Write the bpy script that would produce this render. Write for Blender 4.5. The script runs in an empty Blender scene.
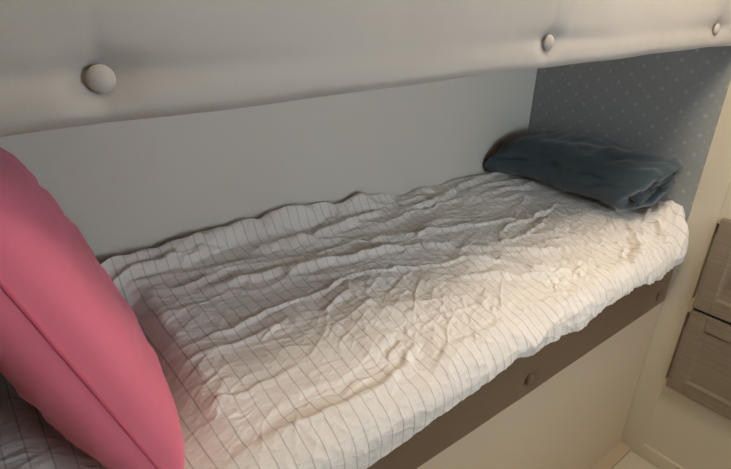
import bpy, bmesh, math
import numpy as np
from mathutils import Matrix, Vector

# ------------------------------------------------------------------ camera
SC = bpy.context.scene
COL = SC.collection
cam_d = bpy.data.cameras.new('camera'); cam = bpy.data.objects.new('camera', cam_d); COL.objects.link(cam)
yaw, pitch, roll = 0.8907, 0.4302, 0.0281
fw = Vector((math.cos(yaw)*math.cos(pitch), math.sin(yaw)*math.cos(pitch), -math.sin(pitch)))
r0 = Vector((math.sin(yaw), -math.cos(yaw), 0)); u0 = r0.cross(fw)
rt = r0*math.cos(roll) + u0*math.sin(roll); up = rt.cross(fw)
Mx = Matrix((( rt.x, up.x, -fw.x, 0.1896), (rt.y, up.y, -fw.y, -0.5435), (rt.z, up.z, -fw.z, 1.5312), (0, 0, 0, 1)))
cam.matrix_world = Mx
cam_d.sensor_width = 36; cam_d.lens = 36*525.6/731; cam_d.clip_start = 0.02
SC.camera = cam

# ------------------------------------------------------------------ world, exposure
SC.view_settings.view_transform = 'Standard'; SC.view_settings.look = 'None'
SC.view_settings.gamma = 1; SC.view_settings.use_curve_mapping = False
SC.view_settings.exposure = 0.0
wd = bpy.data.worlds.new('daylight'); SC.world = wd; wd.use_nodes = True
wd.node_tree.nodes['Background'].inputs[0].default_value = (0.62, 0.80, 1.0, 1)
wd.node_tree.nodes['Background'].inputs[1].default_value = 1.0

WARM = (1.0, 0.82, 0.60); COOL = (0.77, 0.90, 1.0)
ADDED_LAMPS = [(1.36, -0.21, 8.0), (0.46, -0.30, 0.9)]     # added ceiling lamps, out of view: x, y, watts
ADDED_WINDOW_W = 11.0  # power of the cool light at the added window
L, W = 1.9, 0.6144                    # end wall, back wall
HEAD = 0.106
CEIL = 2.06

def area(name, loc, rot, sx, sy, watts, col):
    d = bpy.data.lights.new(name, 'AREA'); d.shape = 'RECTANGLE'; d.size = sx; d.size_y = sy
    d.energy = watts; d.color = col
    o = bpy.data.objects.new(name, d); COL.objects.link(o); o.location = loc; o.rotation_euler = rot
    return o
# cool light from an unseen window, added across the aisle to light the bunk
area('added_window_light', (1.12, -1.47, 1.45), (math.radians(90), 0, 0), 0.8, 0.5, ADDED_WINDOW_W, COOL)

# ------------------------------------------------------------------ helpers
def lin(r, g, b):
    f = lambda c: (c/255/12.92) if c/255 <= 0.04045 else ((c/255+0.055)/1.055)**2.4
    return (f(r), f(g), f(b), 1)

class NT:
    def __init__(s, name):
        s.m = bpy.data.materials.new(name); s.m.use_nodes = True
        s.t = s.m.node_tree; s.b = s.t.nodes['Principled BSDF']
    def n(s, kind, **kw):
        x = s.t.nodes.new(kind)
        for k, v in kw.items(): setattr(x, k, v)
        return x
    def l(s, a, b): s.t.links.new(a, b)
    def math(s, op, a, b=None, c=None):
        x = s.n('ShaderNodeMath', operation=op)
        for i, v in enumerate((a, b, c)):
            if v is None: continue
            if hasattr(v, 'links'): s.l(v, x.inputs[i])
            else: x.inputs[i].default_value = v
        return x.outputs[0]
    def mix(s, fac, a, b):
        x = s.n('ShaderNodeMix', data_type='RGBA')
        for i, v in ((0, fac), (6, a), (7, b)):
            if hasattr(v, 'links'): s.l(v, x.inputs[i])
            else: x.inputs[i].default_value = v
        return x.outputs[2]
    def noise(s, vec, scale, detail=3, rough=0.55):
        x = s.n('ShaderNodeTexNoise'); x.inputs['Scale'].default_value = scale
        x.inputs['Detail'].default_value = detail; x.inputs['Roughness'].default_value = rough
        if vec is not None: s.l(vec, x.inputs['Vector'])
        return x.outputs['Fac']
    def bump(s, h, strength, dist):
        x = s.n('ShaderNodeBump'); x.inputs['Strength'].default_value = strength; x.inputs['Distance'].default_value = dist
        s.l(h, x.inputs['Height']); s.l(x.outputs[0], s.b.inputs['Normal'])
    def obj(s): return s.n('ShaderNodeTexCoord').outputs['Object']
    def uv(s): return s.n('ShaderNodeTexCoord').outputs['UV']

def plain(name, col, rough=0.6, var=0.06, scale=14, bump=0.0, bscale=160, spec=0.3, sheen=0):
    k = NT(name); o = k.obj()
    f = k.noise(o, scale)
    c2 = tuple(max(0, c*(1-var*2)) for c in col[:3])+(1,)
    k.l(k.mix(f, col, c2), k.b.inputs['Base Color'])
    k.b.inputs['Roughness'].default_value = rough
    k.b.inputs['Specular IOR Level'].default_value = spec
    if sheen: k.b.inputs['Sheen Weight'].default_value = sheen
    if bump: k.bump(k.noise(o, bscale, 4), bump, 0.002)
    return k.m

M = {}
M['white_wall'] = plain('white_wall', lin(224, 218, 208), 0.6, 0.02, 6, 0.05, 300)
M['room'] = plain('room_paint', lin(214, 204, 186), 0.7, 0.02, 5)
M['base'] = plain('base_panel_paint', lin(220, 200, 172), 0.5, 0.015, 5)
M['cab_white'] = plain('cabinet_white', lin(216, 206, 186), 0.45, 0.02, 6)
M['floor'] = plain('floor_vinyl', lin(205, 194, 174), 0.5, 0.05, 8)
M['trim'] = plain('trim_paint', lin(190, 172, 146), 0.55, 0.04, 8)
M['brown'] = plain('brown_vinyl', lin(124, 102, 80), 0.5, 0.07, 18, 0.25, 260, 0.35)
M['cream'] = plain('cream_vinyl', lin(172, 166, 160), 0.55, 0.02, 8, 0.08, 420, 0.35)
M['dark'] = plain('shadow_gap', lin(30, 26, 24), 0.8)
M['metal'] = plain('added_fixture_metal', lin(200, 200, 198), 0.35)
M['board'] = plain('bunk_board', lin(150, 135, 112), 0.7, 0.1, 10)

def pink():
    k = NT('pink_cotton'); o = k.obj()
    k.l(k.mix(k.noise(o, 9), lin(236, 128, 152), lin(226, 117, 142)), k.b.inputs['Base Color'])
    k.b.inputs['Roughness'].default_value = 0.9; k.b.inputs['Specular IOR Level'].default_value = 0.1
    k.b.inputs['Sheen Weight'].default_value = 0.15
    k.bump(k.noise(o, 500, 2), 0.12, 0.001)
    return k.m
M['pink'] = pink()
M['pink_seam'] = plain('pink_seam', lin(206, 96, 120), 0.9)

def fleece():
    k = NT('teal_fleece'); o = k.obj()
    k.l(k.mix(k.noise(o, 26, 5), lin(76, 91, 98), lin(60, 74, 81)), k.b.inputs['Base Color'])
    k.b.inputs['Roughness'].default_value = 1.0; k.b.inputs['Specular IOR Level'].default_value = 0.05
    k.b.inputs['Sheen Weight'].default_value = 0.35; k.b.inputs['Sheen Roughness'].default_value = 0.5
    k.bump(k.noise(o, 170, 5, 0.7), 0.6, 0.004)
    return k.m
M['fleece'] = fleece()

def wallpaper():
    k = NT('dotted_wallpaper'); sp = k.n('ShaderNodeSeparateXYZ'); k.l(k.obj(), sp.inputs[0])
    y, z = sp.outputs[1], sp.outputs[2]
    def lattice(y0, z0):
        a = k.math('ABSOLUTE', k.math('SUBTRACT', k.math('FRACT', k.math('ADD', k.math('DIVIDE', y, 0.0685), y0)), 0.5))
        b = k.math('ABSOLUTE', k.math('SUBTRACT', k.math('FRACT', k.math('ADD', k.math('DIVIDE', z, 0.0575), z0)), 0.5))
        a = k.math('MULTIPLY', a, 0.0685); b = k.math('MULTIPLY', b, 0.0575)
        return k.math('ADD', a, b)
    d = k.math('MINIMUM', lattice(0, 0), lattice(0.5, 0.5))
    ramp = k.n('ShaderNodeMapRange', interpolation_type='SMOOTHSTEP')
    k.l(d, ramp.inputs[0]); ramp.inputs[1].default_value = 0.010; ramp.inputs[2].default_value = 0.003
    d2 = k.math('MINIMUM', lattice(0.25, 0.25), lattice(0.75, 0.75)); d3 = k.math('MINIMUM', lattice(0.25, 0.75), lattice(0.75, 0.25))
    d2 = k.math('MINIMUM', d2, d3)
    ramp2 = k.n('ShaderNodeMapRange', interpolation_type='SMOOTHSTEP')
    k.l(d2, ramp2.inputs[0]); ramp2.inputs[1].default_value = 0.008; ramp2.inputs[2].default_value = 0.001
    f = k.math('MAXIMUM', k.math('MULTIPLY', ramp.outputs[0], 0.75), k.math('MULTIPLY', ramp2.outputs[0], 0.3))
    f = k.math('MULTIPLY', f, k.math('ADD', k.noise(k.obj(), 60, 2), 0.35))
    k.l(k.mix(f, lin(150, 154, 154), lin(184, 186, 184)), k.b.inputs['Base Color'])
    k.b.inputs['Roughness'].default_value = 0.65
    return k.m
M['wallpaper'] = wallpaper()

def wood():
    k = NT('grey_wood_grain'); mp = k.n('ShaderNodeMapping'); k.l(k.obj(), mp.inputs[0])
    mp.inputs['Scale'].default_value = (1, 2.0, 34)
    f = k.noise(mp.outputs[0], 5, 5, 0.6)
    k.l(k.mix(f, lin(158, 144, 124), lin(122, 107, 90)), k.b.inputs['Base Color'])
    k.b.inputs['Roughness'].default_value = 0.55
    return k.m
M['wood'] = wood()

def sheet_mat():
    k = NT('striped_cotton'); sp = k.n('ShaderNodeSeparateXYZ'); k.l(k.uv(), sp.inputs[0])
    u = sp.outputs[0]
    a = k.math('ABSOLUTE', k.math('SUBTRACT', k.math('FRACT', k.math('DIVIDE', u, 0.0262)), 0.5))
    rp = k.n('ShaderNodeMapRange', interpolation_type='SMOOTHSTEP'); k.l(a, rp.inputs[0])
    rp.inputs[1].default_value = 0.062; rp.inputs[2].default_value = 0.025
    f = k.math('MULTIPLY', rp.outputs[0], k.math('MULTIPLY_ADD', k.noise(k.uv(), 24, 2), 0.55, 0.12))
    k.l(k.mix(f, lin(238, 232, 226), lin(124, 118, 116)), k.b.inputs['Base Color'])
    k.b.inputs['Roughness'].default_value = 0.85; k.b.inputs['Specular IOR Level'].default_value = 0.15
    def crease(ang, stretch, sc, p):
        mp = k.n('ShaderNodeMapping'); k.l(k.uv(), mp.inputs[0])
        mp.inputs['Rotation'].default_value = (0, 0, ang); mp.inputs['Scale'].default_value = (1, stretch, 1)
        r = k.math('SUBTRACT', 1.0, k.math('MULTIPLY', k.math('ABSOLUTE', k.math('SUBTRACT', k.noise(mp.outputs[0], sc, 1.5, 0.5), 0.5)), 5.0))
        return k.math('POWER', k.math('MAXIMUM', r, 0.0), p)
    mask = k.n('ShaderNodeMapRange', interpolation_type='SMOOTHSTEP'); k.l(k.noise(k.uv(), 9, 2), mask.inputs[0])
    mask.inputs[1].default_value = 0.40; mask.inputs[2].default_value = 0.62
    mask2 = k.math('SUBTRACT', 1.0, mask.outputs[0])
    h = k.math('MULTIPLY', crease(0.35, 2.6, 9, 6.0), k.math('ADD', mask.outputs[0], 0.25))
    h = k.math('ADD', h, k.math('MULTIPLY', crease(-0.8, 2.4, 10, 6.0), mask2))
    h = k.math('ADD', h, k.math('MULTIPLY', crease(1.4, 2.2, 13, 6.0), k.math('MULTIPLY', mask.outputs[0], 0.7)))
    h = k.math('ADD', h, k.math('MULTIPLY', crease(0.0, 3.0, 22, 5.0), 0.35))
    h = k.math('ADD', h, k.math('MULTIPLY', k.noise(k.uv(), 90, 3, 0.6), 0.45))
    k.bump(h, 0.32, 0.005)
    return k.m
M['sheet'] = sheet_mat()

def emit(name, col, s):
    k = NT(name); k.b.inputs['Base Color'].default_value = (1, 1, 1, 1)
    k.b.inputs['Emission Color'].default_value = col+(1,); k.b.inputs['Emission Strength'].default_value = s
    return k.m
M['added_lamp_glow'] = emit('added_lamp_diffuser', WARM, 2)
def glass():
    k = NT('added_window_glass'); k.b.inputs['Transmission Weight'].default_value = 1; k.b.inputs['Roughness'].default_value = 0.02
    k.b.inputs['IOR'].default_value = 1.05; k.b.inputs['Base Color'].default_value = (1, 1, 1, 1)
    return k.m
M['glass'] = glass()

def link(name, me, mat, parent=None, smooth=False):
    me.name = name
    o = bpy.data.objects.new(name, me); COL.objects.link(o)
    if mat is not None: me.materials.append(mat)
    if smooth:
        for p in me.polygons: p.use_smooth = True
    if parent: o.parent = parent
    return o
def boxes(name, bs, mat, parent=None, bevel=0.0, seg=2):
    """bs: list of (x0,x1,y0,y1,z0,z1)"""
    bm = bmesh.new()
    for x0, x1, y0, y1, z0, z1 in bs:
        r = bmesh.ops.create_cube(bm, size=1)
        bmesh.ops.transform(bm, verts=r['verts'], matrix=Matrix.Translation(((x0+x1)/2, (y0+y1)/2, (z0+z1)/2)) @ Matrix.Diagonal((x1-x0, y1-y0, z1-z0, 1)))
    if bevel:
        bmesh.ops.bevel(bm, geom=list(bm.edges), offset=bevel, segments=seg, profile=0.5, affect='EDGES')
    me = bpy.data.meshes.new(name); bm.to_mesh(me); bm.free()
    return link(name, me, mat, parent)
def grid_mesh(name, P, mat, parent=None, uv=None, closed_u=False, closed_v=False, flip=False):
    """P: (n,m,3) array of points"""
    n, m, _ = P.shape
    me = bpy.data.meshes.new(name)
    i = np.arange(n if closed_u else n-1); j = np.arange(m if closed_v else m-1)
    I, J = np.meshgrid(i, j, indexing='ij'); I2 = (I+1) % n; J2 = (J+1) % m
    F = np.stack([I*m+J, I2*m+J, I2*m+J2, I*m+J2], -1).reshape(-1, 4)
    if flip: F = F[:, ::-1]
    me.from_pydata(P.reshape(-1, 3).tolist(), [], F.tolist())
    if uv is not None:
        lay = me.uv_layers.new(name='UVMap')
        vi = np.empty(len(me.loops), dtype=np.int32); me.loops.foreach_get('vertex_index', vi)
        lay.data.foreach_set('uv', uv.reshape(-1, 2)[vi].astype(np.float32).ravel())
    me.update()
    return link(name, me, mat, parent, smooth=True)
def empty(name, loc):
    o = bpy.data.objects.new(name, None); COL.objects.link(o); o.location = loc; o.empty_display_size = 0.05
    return o
def tag(o, label, cat, group=None):
    o['label'] = label; o['category'] = cat
    if group: o['group'] = group
    return o
def struct(o): o['kind'] = 'structure'; return o
def shift(o, root):                    # parent keeping world-space mesh coordinates
    o.parent = root; o.matrix_parent_inverse = Matrix.Translation(-Vector(root.location)); return o

# 2-D gradient noise
def perlin(x, y, seed=0):
    rng = np.random.default_rng(seed); ang = rng.random((256, 256))*2*math.pi
    gx, gy = np.cos(ang), np.sin(ang)
    xi = np.floor(x).astype(int); yi = np.floor(y).astype(int); fx = x-xi; fy = y-yi
    def g(a, b, dx, dy): return gx[a % 256, b % 256]*dx + gy[a % 256, b % 256]*dy
    s = lambda t: t*t*t*(t*(t*6-15)+10)
    u, v = s(fx), s(fy)
    n0 = g(xi, yi, fx, fy)*(1-u) + g(xi+1, yi, fx-1, fy)*u
    n1 = g(xi, yi+1, fx, fy-1)*(1-u) + g(xi+1, yi+1, fx-1, fy-1)*u
    return (n0*(1-v)+n1*v)*1.5
def ridged(x, y, seed, p=2.5):
    return np.clip(1-np.abs(perlin(x, y, seed))*1.6, 0, 1)**p
def facet(x, y, seed):
    """crumpled surface: random heights on a triangulated lattice, straight sharp creases"""
    rng = np.random.default_rng(seed); R = rng.random((128, 128))*2-1; D = rng.random((128, 128)) < .5
    xi = np.floor(x).astype(int); yi = np.floor(y).astype(int); fx = x-xi; fy = y-yi
    a = R[xi % 128, yi % 128]; b = R[(xi+1) % 128, yi % 128]; c = R[xi % 128, (yi+1) % 128]; d = R[(xi+1) % 128, (yi+1) % 128]
    t1 = np.where(fx+fy < 1, a+(b-a)*fx+(c-a)*fy, d+(c-d)*(1-fx)+(b-d)*(1-fy))
    t2 = np.where(fx > fy, a+(b-a)*fx+(d-b)*fy, a+(c-a)*fy+(d-c)*fx)
    return np.where(D[xi % 128, yi % 128], t1, t2)
def sstep(a, b, x):
    t = np.clip((x-a)/(b-a), 0, 1); return t*t*(3-2*t)

# ------------------------------------------------------------------ structure
XR = L+0.52; YF = -1.42
struct(boxes('floor', [(-1.0, XR, YF, W, -0.04, 0.0)], M['floor']))
struct(boxes('ceiling', [(-1.0, XR, YF, W, CEIL, CEIL+0.04)], M['room']))
struct(boxes('wall_back', [(HEAD-0.04, L+0.04, W, W+0.04, 0.0, CEIL)], M['white_wall']))
struct(boxes('wall_end', [(L, L+0.03, 0.0, W, 0.0, CEIL)], M['wallpaper']))
struct(boxes('wall_head', [(HEAD-0.04, HEAD, 0.0, W, 0.0, CEIL)], M['wallpaper']))
struct(boxes('wall_partition', [(-1.0, HEAD-0.04, 0.0, 0.04, 0.0, CEIL)], M['room']))
struct(boxes('wall_left', [(-1.04, -1.0, YF, 0.04, 0.0, CEIL)], M['room']))
struct(boxes('wall_right', [(XR, XR+0.04, YF, W, 0.0, CEIL)], M['room']))
WX0, WX1, WZ0, WZ1 = 0.70, 1.54, 1.18, 1.72  # opening for the window, an unseen addition that lets in cool light
struct(boxes('wall_front', [(-1.0, WX0, YF-0.04, YF, 0, CEIL), (WX1, XR, YF-0.04, YF, 0, CEIL),
                            (WX0, WX1, YF-0.04, YF, 0, WZ0), (WX0, WX1, YF-0.04, YF, WZ1, CEIL)], M['room']))
added_win = struct(boxes('added_window_1', [(WX0, WX1, YF-0.03, YF+0.01, WZ0, WZ0+0.03), (WX0, WX1, YF-0.03, YF+0.01, WZ1-0.03, WZ1),
                                (WX0, WX0+0.03, YF-0.03, YF+0.01, WZ0+0.03, WZ1-0.03), (WX1-0.03, WX1, YF-0.03, YF+0.01, WZ0+0.03, WZ1-0.03)], M['metal']))
boxes('added_pane', [(WX0+0.03, WX1-0.03, YF-0.022, YF-0.016, WZ0+0.03, WZ1-0.03)], M['glass'], added_win)
struct(boxes('trim_1', [(HEAD, L, -0.046, 0.0, 0.0, 0.012)], M['trim'], bevel=0.003))

# ------------------------------------------------------------------ bunk base
ZB = 0.6504
base = boxes('bunk_base', [(HEAD, L, 0.0, 0.02, 0.0, ZB-0.02), (HEAD, L, 0.0, W-0.001, ZB-0.02, ZB)], M['base'])
tag(base, 'plain cream panelled bunk base under the brown mattress', 'bed base')

# ------------------------------------------------------------------ upper bunk: padded front, buttons, board
BTN_X = [0.308, 1.001, 1.684]; BTN_Z = [1.454, 1.464, 1.474]
upper = empty('upper_bunk', ((HEAD+L)/2, 0.3, 1.43))
tag(upper, 'cream padded upper bunk front with covered buttons, overhead', 'bunk bed')
def rail_bottom(x): return 1.4341-0.0102*(L-x)-0.007*np.clip((1.3-x)/1.1, 0, 1) + 0.0010*np.sin(x*9.0) + 0.0007*np.sin(x*23+1)
def pad_front():
    xs = np.linspace(HEAD+0.002, L-0.001, 460)
    prof = []                                      # (dy, dz) from bottom back round to the top
    R = 0.014
    for t in np.linspace(0, math.pi/2, 10): prof.append((0.05*(1-t/(math.pi/2))*0+R*(1-math.sin(t)), R*(1-math.cos(t)), t))
    for z in np.linspace(R+0.003, 0.30, 110): prof.append((0.0, z, math.pi/2))
    P = np.zeros((len(xs), len(prof)+1, 3))
    for j, (dy, dz, t) in enumerate(prof):
        P[:, j+1, 0] = xs; P[:, j+1, 1] = -0.0128+dy; P[:, j+1, 2] = rail_bottom(xs)+dz
    P[:, 0] = P[:, 1]; P[:, 0, 1] += 0.03
    X = P[:, :, 0]; Z = P[:, :, 2]
    zl = np.interp(X, BTN_X, BTN_Z)
    d = np.zeros_like(X)
    for bx, bz in zip(BTN_X, BTN_Z):
        r2 = (X-bx)**2+(Z-bz)**2
        d += 0.008*np.exp(-r2/(2*0.019**2))
        dx = np.abs(X-bx)
        d += 0.0058*np.exp(-(Z-bz-0.004)**2/(2*0.010**2))*np.exp(-dx/0.075)      # horizontal pull crease
        d += 0.0015*np.exp(-dx**2/(2*0.006**2))*np.exp(-np.abs(Z-bz)/0.05)
    d += 0.0006*np.exp(-(Z-zl-0.004)**2/(2*0.012**2))
    d -= 0.0008*np.exp(-(Z-zl+0.018)**2/(2*0.012**2))
    d += 0.0010*perlin(X*7, Z*9, 5)+0.0004*perlin(X*25, Z*25, 6)
    P[:, 1:, 1] += d[:, 1:]
    return grid_mesh('padded_front', P, M['cream'])
shift(pad_front(), upper)
shift(boxes('bed_board', [(HEAD+.001, L-.001, 0.03, W-.001, 1.44, 1.47)], M['board']), upper)
shift(boxes('mattress_core', [(HEAD+.001, L-.001, 0.03, W-.001, 1.47, 1.70)], M['cream']), upper)
def button(name, loc, rad, mat, root):
    """domed fabric covered button facing -y"""
    n, m = 10, 32
    P = np.zeros((m, n, 3))
    for j in range(n):
        t = j/(n-1)*math.pi*0.62
        rr = rad*math.sin(t)/math.sin(math.pi/2); dy = -rad*0.42*math.cos(t)
        a = np.arange(m)/m*2*math.pi
        P[:, j, 0] = loc[0]+rr*np.cos(a); P[:, j, 1] = loc[1]+dy; P[:, j, 2] = loc[2]+rr*np.sin(a)
    return shift(grid_mesh(name, P, mat, closed_u=True, flip=False), root)
for bx, bz in zip(BTN_X, BTN_Z):
    button('button', (bx, -0.0128+0.0050, bz), 0.0130, M['cream'], upper)

# ------------------------------------------------------------------ sheet height field
HEM_X = [-.2, .50, .591, .694, .77, .882, .974, 1.042, 1.119, 1.195, 1.263, 1.372, 1.469, 1.608, 1.74, 1.80, 1.845, 1.9]
HEM_Z = [.80, .788, .777, .783, .796, .802, .812, .815, .801, .810, .796, .812, .818, .814, .800, .806, .812, .835]
def pillow_dent(x, y): return sstep(.16, .26, x)*(1-sstep(.35, .44, x))*(1-sstep(.46, .53, y))
def base_h(x, y):
    t = np.clip(y/W, 0, 1)
    h = .896+(.945+.012*(1.9-x)-.896)*t**.8-.020*(1-sstep(-.01, .17, y))
    h = h+.075*sstep(L-.12, L, x)**1.4*(1-sstep(.05, .16, y))
    k = pillow_dent(x, y)
    return h*(1-k)+.882*k
# fold crests and creases, in bed coordinates (x, y), then width and height in metres
FOLDS = [
 ([(.20,.575),(.382,.58),(.474,.583),(.564,.576),(.627,.58),(.70,.585),(.9,.59),(1.15,.595)], .024, .026),
 ([(.25,.520),(.382,.535),(.474,.540),(.564,.545),(.627,.556)], .011, .012),
 ([(.663,.52),(.78,.508),(.852,.506),(.92,.513),(1.029,.524),(1.15,.55)], .016, .013),
 ([(1.155,.518),(1.344,.52),(1.517,.571),(1.614,.566)], .016, .014),
 ([(.95,.43),(1.067,.396),(1.184,.361),(1.35,.322),(1.504,.294)], .012, .009),
 ([(.35,.52),(.471,.512),(.573,.485),(.67,.481),(.719,.476)], .012, .006),
 ([(.498,.414),(.531,.416),(.609,.412),(.705,.405),(.78,.394),(.936,.362),(1.075,.327),(1.173,.276)], .012, .012),
 ([(.424,.277),(.463,.282),(.556,.282),(.608,.296),(.688,.29),(.741,.293),(.821,.31),(.886,.299),(.961,.277),(1.057,.236),(1.152,.222)], .007, .006),
 ([(.702,.225),(.753,.254),(.798,.253)], .006, .004),
 ([(.553,.224),(.599,.241),(.647,.263)], .006, .004),
 ([(1.141,.282),(1.261,.213),(1.355,.152),(1.435,.127)], .011, .009),
 ([(1.094,.237),(1.216,.176),(1.295,.093),(1.383,.062)], .010, .008),
 ([(1.038,.183),(1.141,.146),(1.238,.099),(1.338,.02)], .010, .008),
 ([(.843,.127),(.784,.091),(.712,.061),(.619,.058),(.539,.063),(.473,.062)], .010, -.009),
 ([(.836,.079),(.766,.035),(.713,.018),(.623,.018),(.524,.022),(.436,.026),(.38,.03)], .014, .009),
 ([(1.725,.197),(1.691,.12),(1.633,.036),(1.56,.0)], .009, -.009),
 ([(1.77,.20),(1.731,.1),(1.675,.03),(1.60,-.01)], .010, .009),
 ([(1.86,.12),(1.81,.03),(1.76,-.02)], .010, .008),
 ([(.393,.243),(.502,.237),(.614,.246)], .007, .005),
 ([(.397,.126),(.484,.123),(.587,.129)], .007, .005),
 ([(1.557,.26),(1.363,.225),(1.215,.243)], .008, .006),
 ([(1.688,.311),(1.545,.288),(1.343,.279)], .008, .006),
]
def seg_dist(X, Y, pts):
    d = np.full(X.shape, 9.0); s = np.zeros(X.shape)
    tot = sum(math.dist(a, b) for a, b in zip(pts, pts[1:])); acc = 0
    for (ax, ay), (bx, by) in zip(pts, pts[1:]):
        vx, vy = bx-ax, by-ay; ll = vx*vx+vy*vy
        t = np.clip(((X-ax)*vx+(Y-ay)*vy)/ll, 0, 1)
        q = np.hypot(X-ax-t*vx, Y-ay-t*vy); k = q < d
        d = np.where(k, q, d); s = np.where(k, (acc+t*math.sqrt(ll))/tot, s); acc += math.sqrt(ll)
    return d, s
def wrinkles(X, Y):
    """height of the folds over the smooth bed surface"""
    wx = X+0.02*perlin(X*9, Y*9, 11)+0.006*perlin(X*30, Y*30, 13)
    wy = Y+0.02*perlin(X*9, Y*9, 12)+0.006*perlin(X*30, Y*30, 14)
    jx = X+0.008*perlin(X*22, Y*22, 31); jy = Y+0.008*perlin(X*22, Y*22, 32)
    h = np.zeros(X.shape); left = 1-sstep(.75, 1.2, X)
    for k, (pts, wdt, hgt) in enumerate(FOLDS):
        d, s = seg_dist(jx, jy, pts)
        fade = sstep(0, .12, s)*sstep(1, .88, s)
        w2 = wdt*(0.8+0.5*perlin(X*12, Y*12, 50+k))
        h += 1.25*hgt*fade*np.exp(-(d/w2)**2)*(0.9+0.35*perlin(X*16, Y*16, 80+k))
    back = sstep(.22, .42, Y)
    right = sstep(.75, 1.15, X)
    # long soft folds along the bed in the rear half
    h += (0.004+0.006*back)*ridged(wx*2.6+3, wy*11+wx*1.5, 21, 3)*(0.35+0.65*back)
    h += 0.0035*back*ridged(wx*5+7, wy*19+wx*3, 22, 3)
    # crumples across the middle and front
    a = .6; cx = X*math.cos(a)+Y*math.sin(a); cy = -X*math.sin(a)+Y*math.cos(a)
    b = -.9; ex = X*math.cos(b)+Y*math.sin(b); ey = -X*math.sin(b)+Y*math.cos(b)
    cw = 0.012*perlin(X*14, Y*14, 41)
    m1 = sstep(-.1, .5, perlin(X*5, Y*5, 61)+.25); m2 = sstep(-.1, .5, perlin(X*5, Y*5, 62)+.25)
    front = 1-.75*back
    h += (0.0014+0.0012*right)*front*m1*ridged(cx*9, (cy+cw)*24, 23, 4)
    h += (0.0013+0.0010*right)*front*m2*ridged(ex*9, (ey+cw)*26, 24, 4)
    fw1 = X+.016*perlin(X*8, Y*8, 171); fw2 = Y+.016*perlin(X*8, Y*8, 172)
    mid = sstep(.55, .85, X); den = (.28+.72*mid)*front*(.45+.9*sstep(-.2, .4, perlin(X*4.5, Y*6, 173)))
    for k, (ang, sx, sy, amp) in enumerate(((.5, 11, 17, .0050), (-.45, 15, 24, .0034), (1.2, 24, 38, .0020), (.1, 40, 62, .0010))):
        h += 1.45*(1-.35*sstep(1.25, 1.5, X))*amp*den*facet(fw1*math.cos(ang)*sx+fw2*math.sin(ang)*sx+9, -fw1*math.sin(ang)*sy+fw2*math.cos(ang)*sy+5, 180+k)
    h += .0016*back*facet(fw1*9+3, fw2*34+fw1*6, 190)
    h += 0.0008*perlin(wx*26, wy*30, 27)
    # a doubled-over flap of cloth along the back wall
    line = np.interp(X, [.25, .382, .474, .627, .72], [.520, .533, .538, .556, .60])+.006*perlin(X*30, X*0+.2, 38)
    h += .009*sstep(-.002, .003, Y-line)*(1-sstep(.62, .68, X))
    h += .022*sstep(.555, .60, Y)*(1-sstep(1.4, 1.65, X))*np.clip(.55+1.1*perlin(X*8, X*0+.6, 39), 0, 1.3)
    # long straight creases running in several directions
    for k, (ang, amp) in enumerate(((.25, .0040), (-.2, .0034), (.85, .0032), (-.75, .0030), (1.5, .0026))):
        px = X*math.cos(ang)+Y*math.sin(ang); py = -X*math.sin(ang)+Y*math.cos(ang)+.010*perlin(X*8, Y*8, 140+k)
        mk = sstep(.0, .35, perlin(X*6+k*3, Y*7, 150+k)+.1)
        h += amp*(.55+.45*right)*front*mk*ridged(px*5+k, py*17, 160+k, 7)
    # thin sharp creases
    h += 0.0024*front*m1*ridged(cx*5+2, (cy+cw)*13, 33, 14)+0.0022*front*m2*ridged(ex*5+5, (ey+cw)*13, 34, 14)
    h += 0.0008*ridged(wx*13+4, wy*16, 35, 10)
    # gathers towards the foot corner
    foot = sstep(1.2, 1.6, X)*(1-sstep(.16, .36, Y))
    q = 1.1; gx = X*math.cos(q)+Y*math.sin(q); gy = -X*math.sin(q)+Y*math.cos(q)
    h += 0.005*foot*ridged(gx*5, (gy+cw)*17, 36, 4)+0.002*foot*ridged(gx*9+4, (gy+cw)*34, 37, 4)
    h += 0.005*perlin(X*4.5, Y*5, 28)
    return h*(1-.8*pillow_dent(X, Y))

RND = 0.066; YFR = -0.036
xs = np.concatenate([np.linspace(HEAD+0.004, 0.30, 70)[:-1], np.linspace(0.30, L-0.002, 820)])
nh, na = 34, 26
ys_top = np.linspace(YFR+RND, W-0.004, 290)[1:]
n = len(xs); m = nh+na+len(ys_top)
X = np.repeat(xs[:, None], m, 1); Y = np.zeros((n, m)); Z = np.zeros((n, m)); A = np.zeros((n, m))
hz = np.interp(xs, HEM_X, HEM_Z)+sstep(.6, .9, xs)*0.0060*perlin(xs*11, xs*0+.3, 71)+0.0025*perlin(xs*70, xs*0+.7, 72)
ztop = base_h(xs, np.full(n, YFR+RND))
for j in range(nh):
    t = j/(nh-1); zz = hz+(ztop-RND-hz)*t
    Z[:, j] = zz; Y[:, j] = YFR
for j in range(na):
    t = (j+1)/na*math.pi/2
    Y[:, nh+j] = YFR+RND*(1-math.cos(t)); Z[:, nh+j] = ztop-RND+RND*math.sin(t)
Y[:, nh+na:] = ys_top[None]; Z[:, nh+na:] = base_h(X[:, nh+na:], Y[:, nh+na:])
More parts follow.
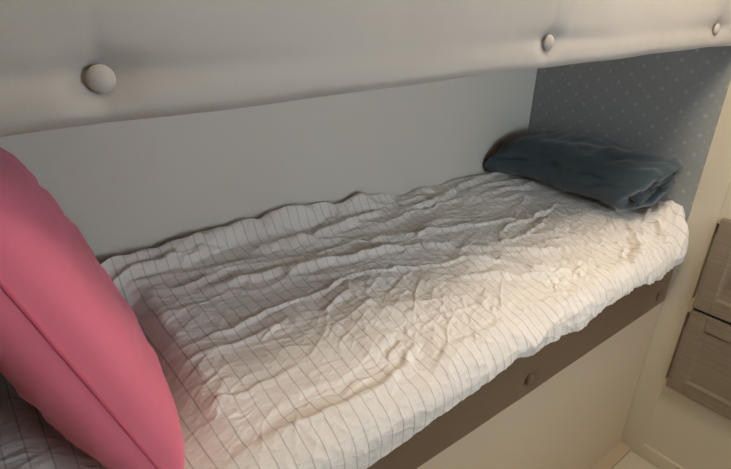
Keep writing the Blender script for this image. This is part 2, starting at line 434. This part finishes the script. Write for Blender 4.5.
# arc coordinate across the bed, for stripes and for the wrinkle field
dy = np.diff(Y, axis=1); dz = np.diff(Z, axis=1)
A[:, 1:] = np.cumsum(np.hypot(dy, dz), 1); A -= (A[:, nh+na-1:nh+na]-Y[:, nh+na-1:nh+na])
hgt = wrinkles(X, A)
hang = 1-sstep(-.09, .01, A)
gath = (0.35+0.65*sstep(.8, 1.2, X))*(0.0050*perlin(X*22+A*6, A*3, 73)+0.0026*perlin(X*52+A*14, A*5, 74))+0.002*perlin(X*6, A*7, 75)
h = hgt*(1-.55*hang)+gath*hang
ang = np.zeros((n, m)); ang[:, nh+na:] = math.pi/2
for j in range(na): ang[:, nh+j] = (j+1)/na*math.pi/2
# keep the sheet outside the mattress and against the walls
h = np.maximum(h, -0.004)
soft = sstep(0, .02, W-Y)
Y2 = Y-np.cos(ang)*h; Z2 = Z+np.sin(ang)*h*(.35+.65*soft)
# the foot corner: the sheet rounds in a little at the end wall
end = sstep(L-0.07, L, X)
Y2 += end**2*0.046*np.cos(ang)
P = np.stack([X, Y2, Z2], -1)
UV = np.stack([X+0.004*perlin(X*6, A*4, 91)+A*0.03+sstep(.9, 1.5, X)*(0.010*perlin(X*11, A*11, 92)+0.006*perlin(X*25, A*25, 93)), A], -1)
sheet = grid_mesh('bed_sheet', P, M['sheet'], uv=UV)
tag(sheet, 'rumpled white cotton sheet with thin grey stripes on the lower bunk', 'bed sheet')
def sheet_z(x, y):
    xx = np.array([[float(x)]]); yy = np.array([[float(y)]])
    return float(base_h(xx, yy)[0, 0]+max(wrinkles(xx, yy)[0, 0], -0.004))

# ------------------------------------------------------------------ mattress with brown upholstered sides
mat_root = empty('mattress', ((HEAD+L)/2, 0.3, ZB))
tag(mat_root, 'brown upholstered mattress with buttons, lying on the cream bunk base', 'mattress')
def mattress():
    xs = np.linspace(HEAD+0.008, L-0.005, 420)
    prof = []
    for t in np.linspace(0, math.pi/2, 10): prof.append((-0.020+0.016*(1-math.sin(t)), 0.016*(1-math.cos(t)), 0))
    for q in np.linspace(0.02, 1, 34)[:-1]: prof.append((-0.020, None, q))
    n0 = len(prof)
    for t in np.linspace(0, math.pi/2, 10): prof.append((-0.020+0.06*(1-math.cos(t)), 't', math.sin(t)))
    for q in np.linspace(0.02, 1, 70): prof.append(('y', None, q))
    P = np.zeros((len(xs), len(prof)+2, 3))
    for j, (y, z, q) in enumerate(prof):
        top = base_h(xs, np.full(len(xs), 0.04))-0.013
        if y == 'y':
            yy = 0.04+(W-0.006-0.04)*q; zz = base_h(xs, np.full(len(xs), yy))-0.012
        elif z == 't': yy = y; zz = top-0.06+0.06*q
        elif z is None: yy = y; zz = ZB+0.016+(top-0.06-ZB-0.016)*q
        else: yy = y; zz = ZB+z
        P[:, j+1, 0] = xs; P[:, j+1, 1] = yy; P[:, j+1, 2] = zz
    P[:, 0] = P[:, 1]; P[:, 0, 1] = 0.05
    P[:, -1] = P[:, -2]; P[:, -1, 2] = ZB
    X = P[:, :n0, 0]; Z = P[:, :n0, 2]
    d = 0.0015*perlin(X*6, Z*10, 7)
    for bx in (0.45, 1.131, 1.80):
        r2 = (X-bx)**2+(Z-0.703)**2
        d = d+0.007*np.exp(-r2/(2*0.016**2))+0.004*np.exp(-(Z-0.703)**2/(2*0.012**2))*np.exp(-np.abs(X-bx)/0.06)
    fade = sstep(0.0, .012, Z-ZB)
    P[:, :n0, 1] += d*fade
    # slightly wavy lower welt, rounded foot corner
    e = sstep(L-0.06, L, P[:, :, 0])**2
    P[:, 1:55, 1] += 0.048*e[:, 1:55]
    o = grid_mesh('mattress_cover', P, M['brown'], closed_v=True)
    bm = bmesh.new(); bm.from_mesh(o.data); bm.verts.ensure_lookup_table(); mm = P.shape[1]
    for row in (0, len(xs)-1): bm.faces.new([bm.verts[row*mm+j] for j in range(mm)])
    bmesh.ops.recalc_face_normals(bm, faces=list(bm.faces)); bm.to_mesh(o.data); bm.free()
    for p in o.data.polygons: p.use_smooth = len(p.vertices) == 4
    return o
shift(mattress(), mat_root)
button('button', (1.131, -0.0185, 0.703), 0.0135, M['brown'], mat_root)
button('button', (1.80, -0.0165, 0.690), 0.0125, M['brown'], mat_root)

# ------------------------------------------------------------------ pink pillow
PILLOW = dict(loc=(0.3171, 0.0203, 0.8902), lean=18.54, yaw=-1.3, w=0.443, h=0.5196, t=0.0846)
def make_pillow():
    n = 96
    g = np.sin(np.linspace(-1, 1, n)*math.pi/2)
    U, V = np.meshgrid(g, g, indexing='ij')
    w, hh, T = PILLOW['w'], PILLOW['h'], PILLOW['t']
    a = U*w/2*(1-.044*(1-V**2)); b = V*hh/2*(1-.044*(1-U**2))
    th = T*((1-np.abs(U)**2.6)*(1-np.abs(V)**2.6))**.30
    th = th*(1-.0144*V)
    wr = 0.005*ridged(U*2+V*1.2, V*3.5-U, 101, 5)+0.001*ridged(U*4-V*2, V*6+U, 103, 5)+0.005*perlin(U*3, V*3, 102)
    edge = np.clip(th/T, 0, 1)
    pts = []
    for sgn in (1, -1):
        nrm = sgn*(th*(1 if sgn > 0 else .895)+wr*edge**2)
        pts.append(np.stack([a+w/2, b+hh/2, nrm], -1))
    bm = bmesh.new(); vs = []
    for s in range(2):
        vv = {}
        for i in range(n):
            for j in range(n):
                border = i in (0, n-1) or j in (0, n-1)
                if s == 1 and border: vv[i, j] = vs[0][i, j]
                else: vv[i, j] = bm.verts.new(pts[s][i, j])
        vs.append(vv)
        for i in range(n-1):
            for j in range(n-1):
                q = [vv[i, j], vv[i+1, j], vv[i+1, j+1], vv[i, j+1]]
                bm.faces.new(q if s == 0 else q[::-1])
    bmesh.ops.recalc_face_normals(bm, faces=list(bm.faces))
    me = bpy.data.meshes.new('pillow'); bm.to_mesh(me); bm.free()
    o = link('pillow', me, M['pink'], smooth=True)
    # seam round the perimeter
    idx = [(i, 0) for i in range(n)]+[(n-1, j) for j in range(1, n)]+[(i, n-1) for i in range(n-2, -1, -1)]+[(0, j) for j in range(n-2, 0, -1)]
    path = np.array([pts[0][i, j] for i, j in idx]); path[:, 2] = 0
    K = len(path); S = np.zeros((K, 8, 3)); c = np.array([w/2, hh/2, 0])
    out = path-c; out /= np.linalg.norm(out, axis=1)[:, None]
    for q in range(8):
        t = q/8*2*math.pi
        S[:, q] = path+out*0.0022*math.cos(t)+np.array([0, 0, 1])*0.0022*math.sin(t)
    grid_mesh('seam', S, M['pink_seam'], parent=o, closed_u=True, closed_v=True)
    ln = math.radians(PILLOW['lean']); ya = math.radians(PILLOW['yaw'])
    ax = Vector((math.sin(ya), math.cos(ya), 0)); hx = Vector((math.cos(ya), -math.sin(ya), 0))
    bx = -hx*math.sin(ln)+Vector((0, 0, math.cos(ln))); nx = ax.cross(bx)
    l = PILLOW['loc']
    o.matrix_world = Matrix(((ax.x, bx.x, nx.x, l[0]), (ax.y, bx.y, nx.y, l[1]), (ax.z, bx.z, nx.z, l[2]), (0, 0, 0, 1)))
    return o
tag(make_pillow(), 'plump bright pink pillow leaning at the left end of the bunk', 'pillow')

# ------------------------------------------------------------------ rolled dark blanket at the foot end
def make_blanket():
    turns = 2.6; N = 240; thk = 0.026
    th = np.linspace(0, turns*2*math.pi, N)
    rad = 0.010+(0.086-0.010)*th/th[-1]
    off = math.radians(-165)
    def ring(r):
        a = off-th; c, q = np.cos(a), np.sin(a)
        sq = (np.abs(c)**3.2+np.abs(q)**3.2)**(-1/3.2)           # squashed, boxy roll
        r = r*(1+(sq-1)*np.clip(r/0.086, 0, 1)**2*.8)
        r = r*(1+.10*perlin(th*.55, th*0+.4, 125))
        return np.stack([r*c, r*q], -1)
    outer = ring(rad); inner = ring(rad-thk*np.clip(th/1.2, .3, 1))
    sec = np.concatenate([outer, inner[::-1]])               # closed outline of the rolled ribbon
    ss = np.linspace(0, 1, 90); K = len(sec); th2 = np.concatenate([th, th[::-1]])
    P = np.zeros((len(ss), K, 3))
    jit = 0.016*perlin(th2*.8, th2*0+.6, 126)
    for i, s in enumerate(ss):
        yc = 0.142+(0.604-0.150)*s
        hgt = np.interp(s, [0, .05, .15, .4, .6, .8, .92, 1], [1.08, 1.20, 1.23, 1.18, 1.16, 1.08, .88, .46])
        wid = np.interp(s, [0, .06, .2, .7, 1], [1.12, 1.22, 1.22, 1.22, 1.55])
        cx = np.interp(s, [0, .5, 1], [1.780, 1.786, 1.750]); cz = np.interp(s, [0, .4, 1], [.926, .931, .951])
        x = cx+sec[:, 0]*wid
        z = cz+0.080*hgt+sec[:, 1]*hgt
        flat = np.minimum(0, z-(cz+.006)); z = z-flat*.85
        y = yc-((x-1.74)*0.30+(z-.93)*0.55+jit)*(1-s)**2
        P[i, :, 0] = x; P[i, :, 1] = y; P[i, :, 2] = z
    S2 = np.repeat(ss[:, None], K, 1); C2 = np.repeat(np.cos(off-th2)[None], len(ss), 0); D2 = np.repeat(np.sin(off-th2)[None], len(ss), 0)
    lump = 0.012*perlin(S2*3.2+C2*.6, C2*1.3+D2, 121)+0.007*perlin(S2*8+D2*.8, D2*2.2+3, 122)+0.003*perlin(S2*22+C2*2, D2*5+3, 123)
    lump -= 0.007*ridged(S2*3.4+C2*.9+5, D2*1.1+S2, 124, 4)
    P[:, :, 2] += lump*sstep(.93, .97, P[:, :, 2]); P[:, :, 0] += lump*.6*C2
    P[:, :, 0] = np.minimum(P[:, :, 0], L-0.003); P[:, :, 1] = np.minimum(P[:, :, 1], W-0.004)
    o = grid_mesh('rolled_blanket', P, M['fleece'], closed_v=True)
    me = o.data; bm = bmesh.new(); bm.from_mesh(me); bm.verts.ensure_lookup_table()
    for row in (0, len(ss)-1):
        for k in range(N-1):
            a, b = row*K+k, row*K+k+1; c, d = row*K+K-2-k, row*K+K-1-k
            try: bm.faces.new([bm.verts[a], bm.verts[b], bm.verts[c], bm.verts[d]])
            except ValueError: pass
    bmesh.ops.recalc_face_normals(bm, faces=list(bm.faces)); bm.to_mesh(me); bm.free()
    for p in me.polygons: p.use_smooth = True
    return o
tag(make_blanket(), 'dark teal fleece blanket rolled up against the patterned end wall', 'blanket')

# ------------------------------------------------------------------ cabinet with grey drawers
YC = -0.72
cab = empty('drawer_cabinet', (L+0.25, YC/2, 0))
tag(cab, 'white built-in cabinet with grey wood drawers beyond the foot of the bunk', 'cabinet')
shift(boxes('carcass', [(L+0.02, L+0.50, YC, -0.001, 0.0, CEIL-0.002)], M['cab_white']), cab)
shift(boxes('face_frame', [(L, L+0.02, -0.078, 0.0, 0.0, CEIL-0.002), (L, L+0.02, YC, YC+0.078, 0.0, CEIL-0.002),
                           (L, L+0.02, YC+0.078, -0.078, 0.305, 0.36), (L, L+0.02, YC+0.078, -0.078, 0.0, 0.058),
                           (L, L+0.02, YC+0.078, -0.078, 0.63, 0.68), (L, L+0.02, YC+0.078, -0.078, 0.94, CEIL-0.002)], M['cab_white'], bevel=0.0012, seg=1), cab)
shift(boxes('lower_panel', [(L+0.009, L+0.019, YC+0.078, -0.078, 0.058, 0.305)], M['cab_white']), cab)
def drawer(z0, z1):
    y0, y1 = YC+0.09, -0.090; fx = L-0.018; fr = 0.05
    root = boxes('drawer', [(fx, L-0.0005, y0, y0+fr, z0, z1), (fx, L-0.0005, y1-fr, y1, z0, z1),
                     (fx, L-0.0005, y0+fr, y1-fr, z0, z0+fr), (fx, L-0.0005, y0+fr, y1-fr, z1-fr, z1)], M['wood'], bevel=0.0015, seg=2)
    shift(root, cab)
    bm = bmesh.new()                                             # recessed centre panel with a sloped edge
    a = [(fx+0.001, y0+fr, z0+fr), (fx+0.001, y1-fr, z0+fr), (fx+0.001, y1-fr, z1-fr), (fx+0.001, y0+fr, z1-fr)]
    q = 0.008
    b = [(fx+0.0055, y0+fr+q, z0+fr+q), (fx+0.0055, y1-fr-q, z0+fr+q), (fx+0.0055, y1-fr-q, z1-fr-q), (fx+0.0055, y0+fr+q, z1-fr-q)]
    c = [(L-0.001, p[1], p[2]) for p in a]
    va = [bm.verts.new(p) for p in a]; vb = [bm.verts.new(p) for p in b]; vc = [bm.verts.new(p) for p in c]
    for i in range(4):
        k = (i+1) % 4
        bm.faces.new([va[i], va[k], vb[k], vb[i]]); bm.faces.new([vc[k], va[k], va[i], vc[i]])
    bm.faces.new(vb); bm.faces.new(vc[::-1])
    bmesh.ops.recalc_face_normals(bm, faces=list(bm.faces))
    me = bpy.data.meshes.new('drawer_panel'); bm.to_mesh(me); bm.free()
    p = link('drawer_panel', me, M['wood'], parent=root)
drawer(0.349, 0.650)
drawer(0.662, 0.963)
shift(boxes('gap_strip', [(L-0.004, L-0.0005, YC+0.092, -0.092, 0.6505, 0.6615)], M['dark']), cab)

# ------------------------------------------------------------------ ceiling lamps, unseen, added to light the bunk
for k, (lx, ly, lw) in enumerate(ADDED_LAMPS):
    root = empty('added_ceiling_lamp', (lx, ly, CEIL))
    tag(root, ['added unseen round warm ceiling lamp nearer the drawer cabinet', 'added unseen round warm ceiling lamp nearer the pillow end'][k], 'lamp', 'added ceiling lamps')
    for nm, rad, z0, z1, mt in (('housing', 0.155, CEIL-0.014, CEIL-0.0005, 'metal'), ('diffuser', 0.14, CEIL-0.018, CEIL-0.0142, 'added_lamp_glow')):
        bm = bmesh.new(); bmesh.ops.create_cone(bm, cap_ends=True, segments=40, radius1=rad, radius2=rad, depth=z1-z0, matrix=Matrix.Translation((lx, ly, (z0+z1)/2)))
        me = bpy.data.meshes.new(nm); bm.to_mesh(me); bm.free(); shift(link(nm, me, M[mt]), root)
    d = bpy.data.lights.new('added_lamp_light', 'AREA'); d.shape = 'DISK'; d.size = 0.28; d.energy = lw; d.color = WARM
    lo = bpy.data.objects.new('added_lamp_light', d); COL.objects.link(lo); lo.location = (lx, ly, CEIL-0.021)
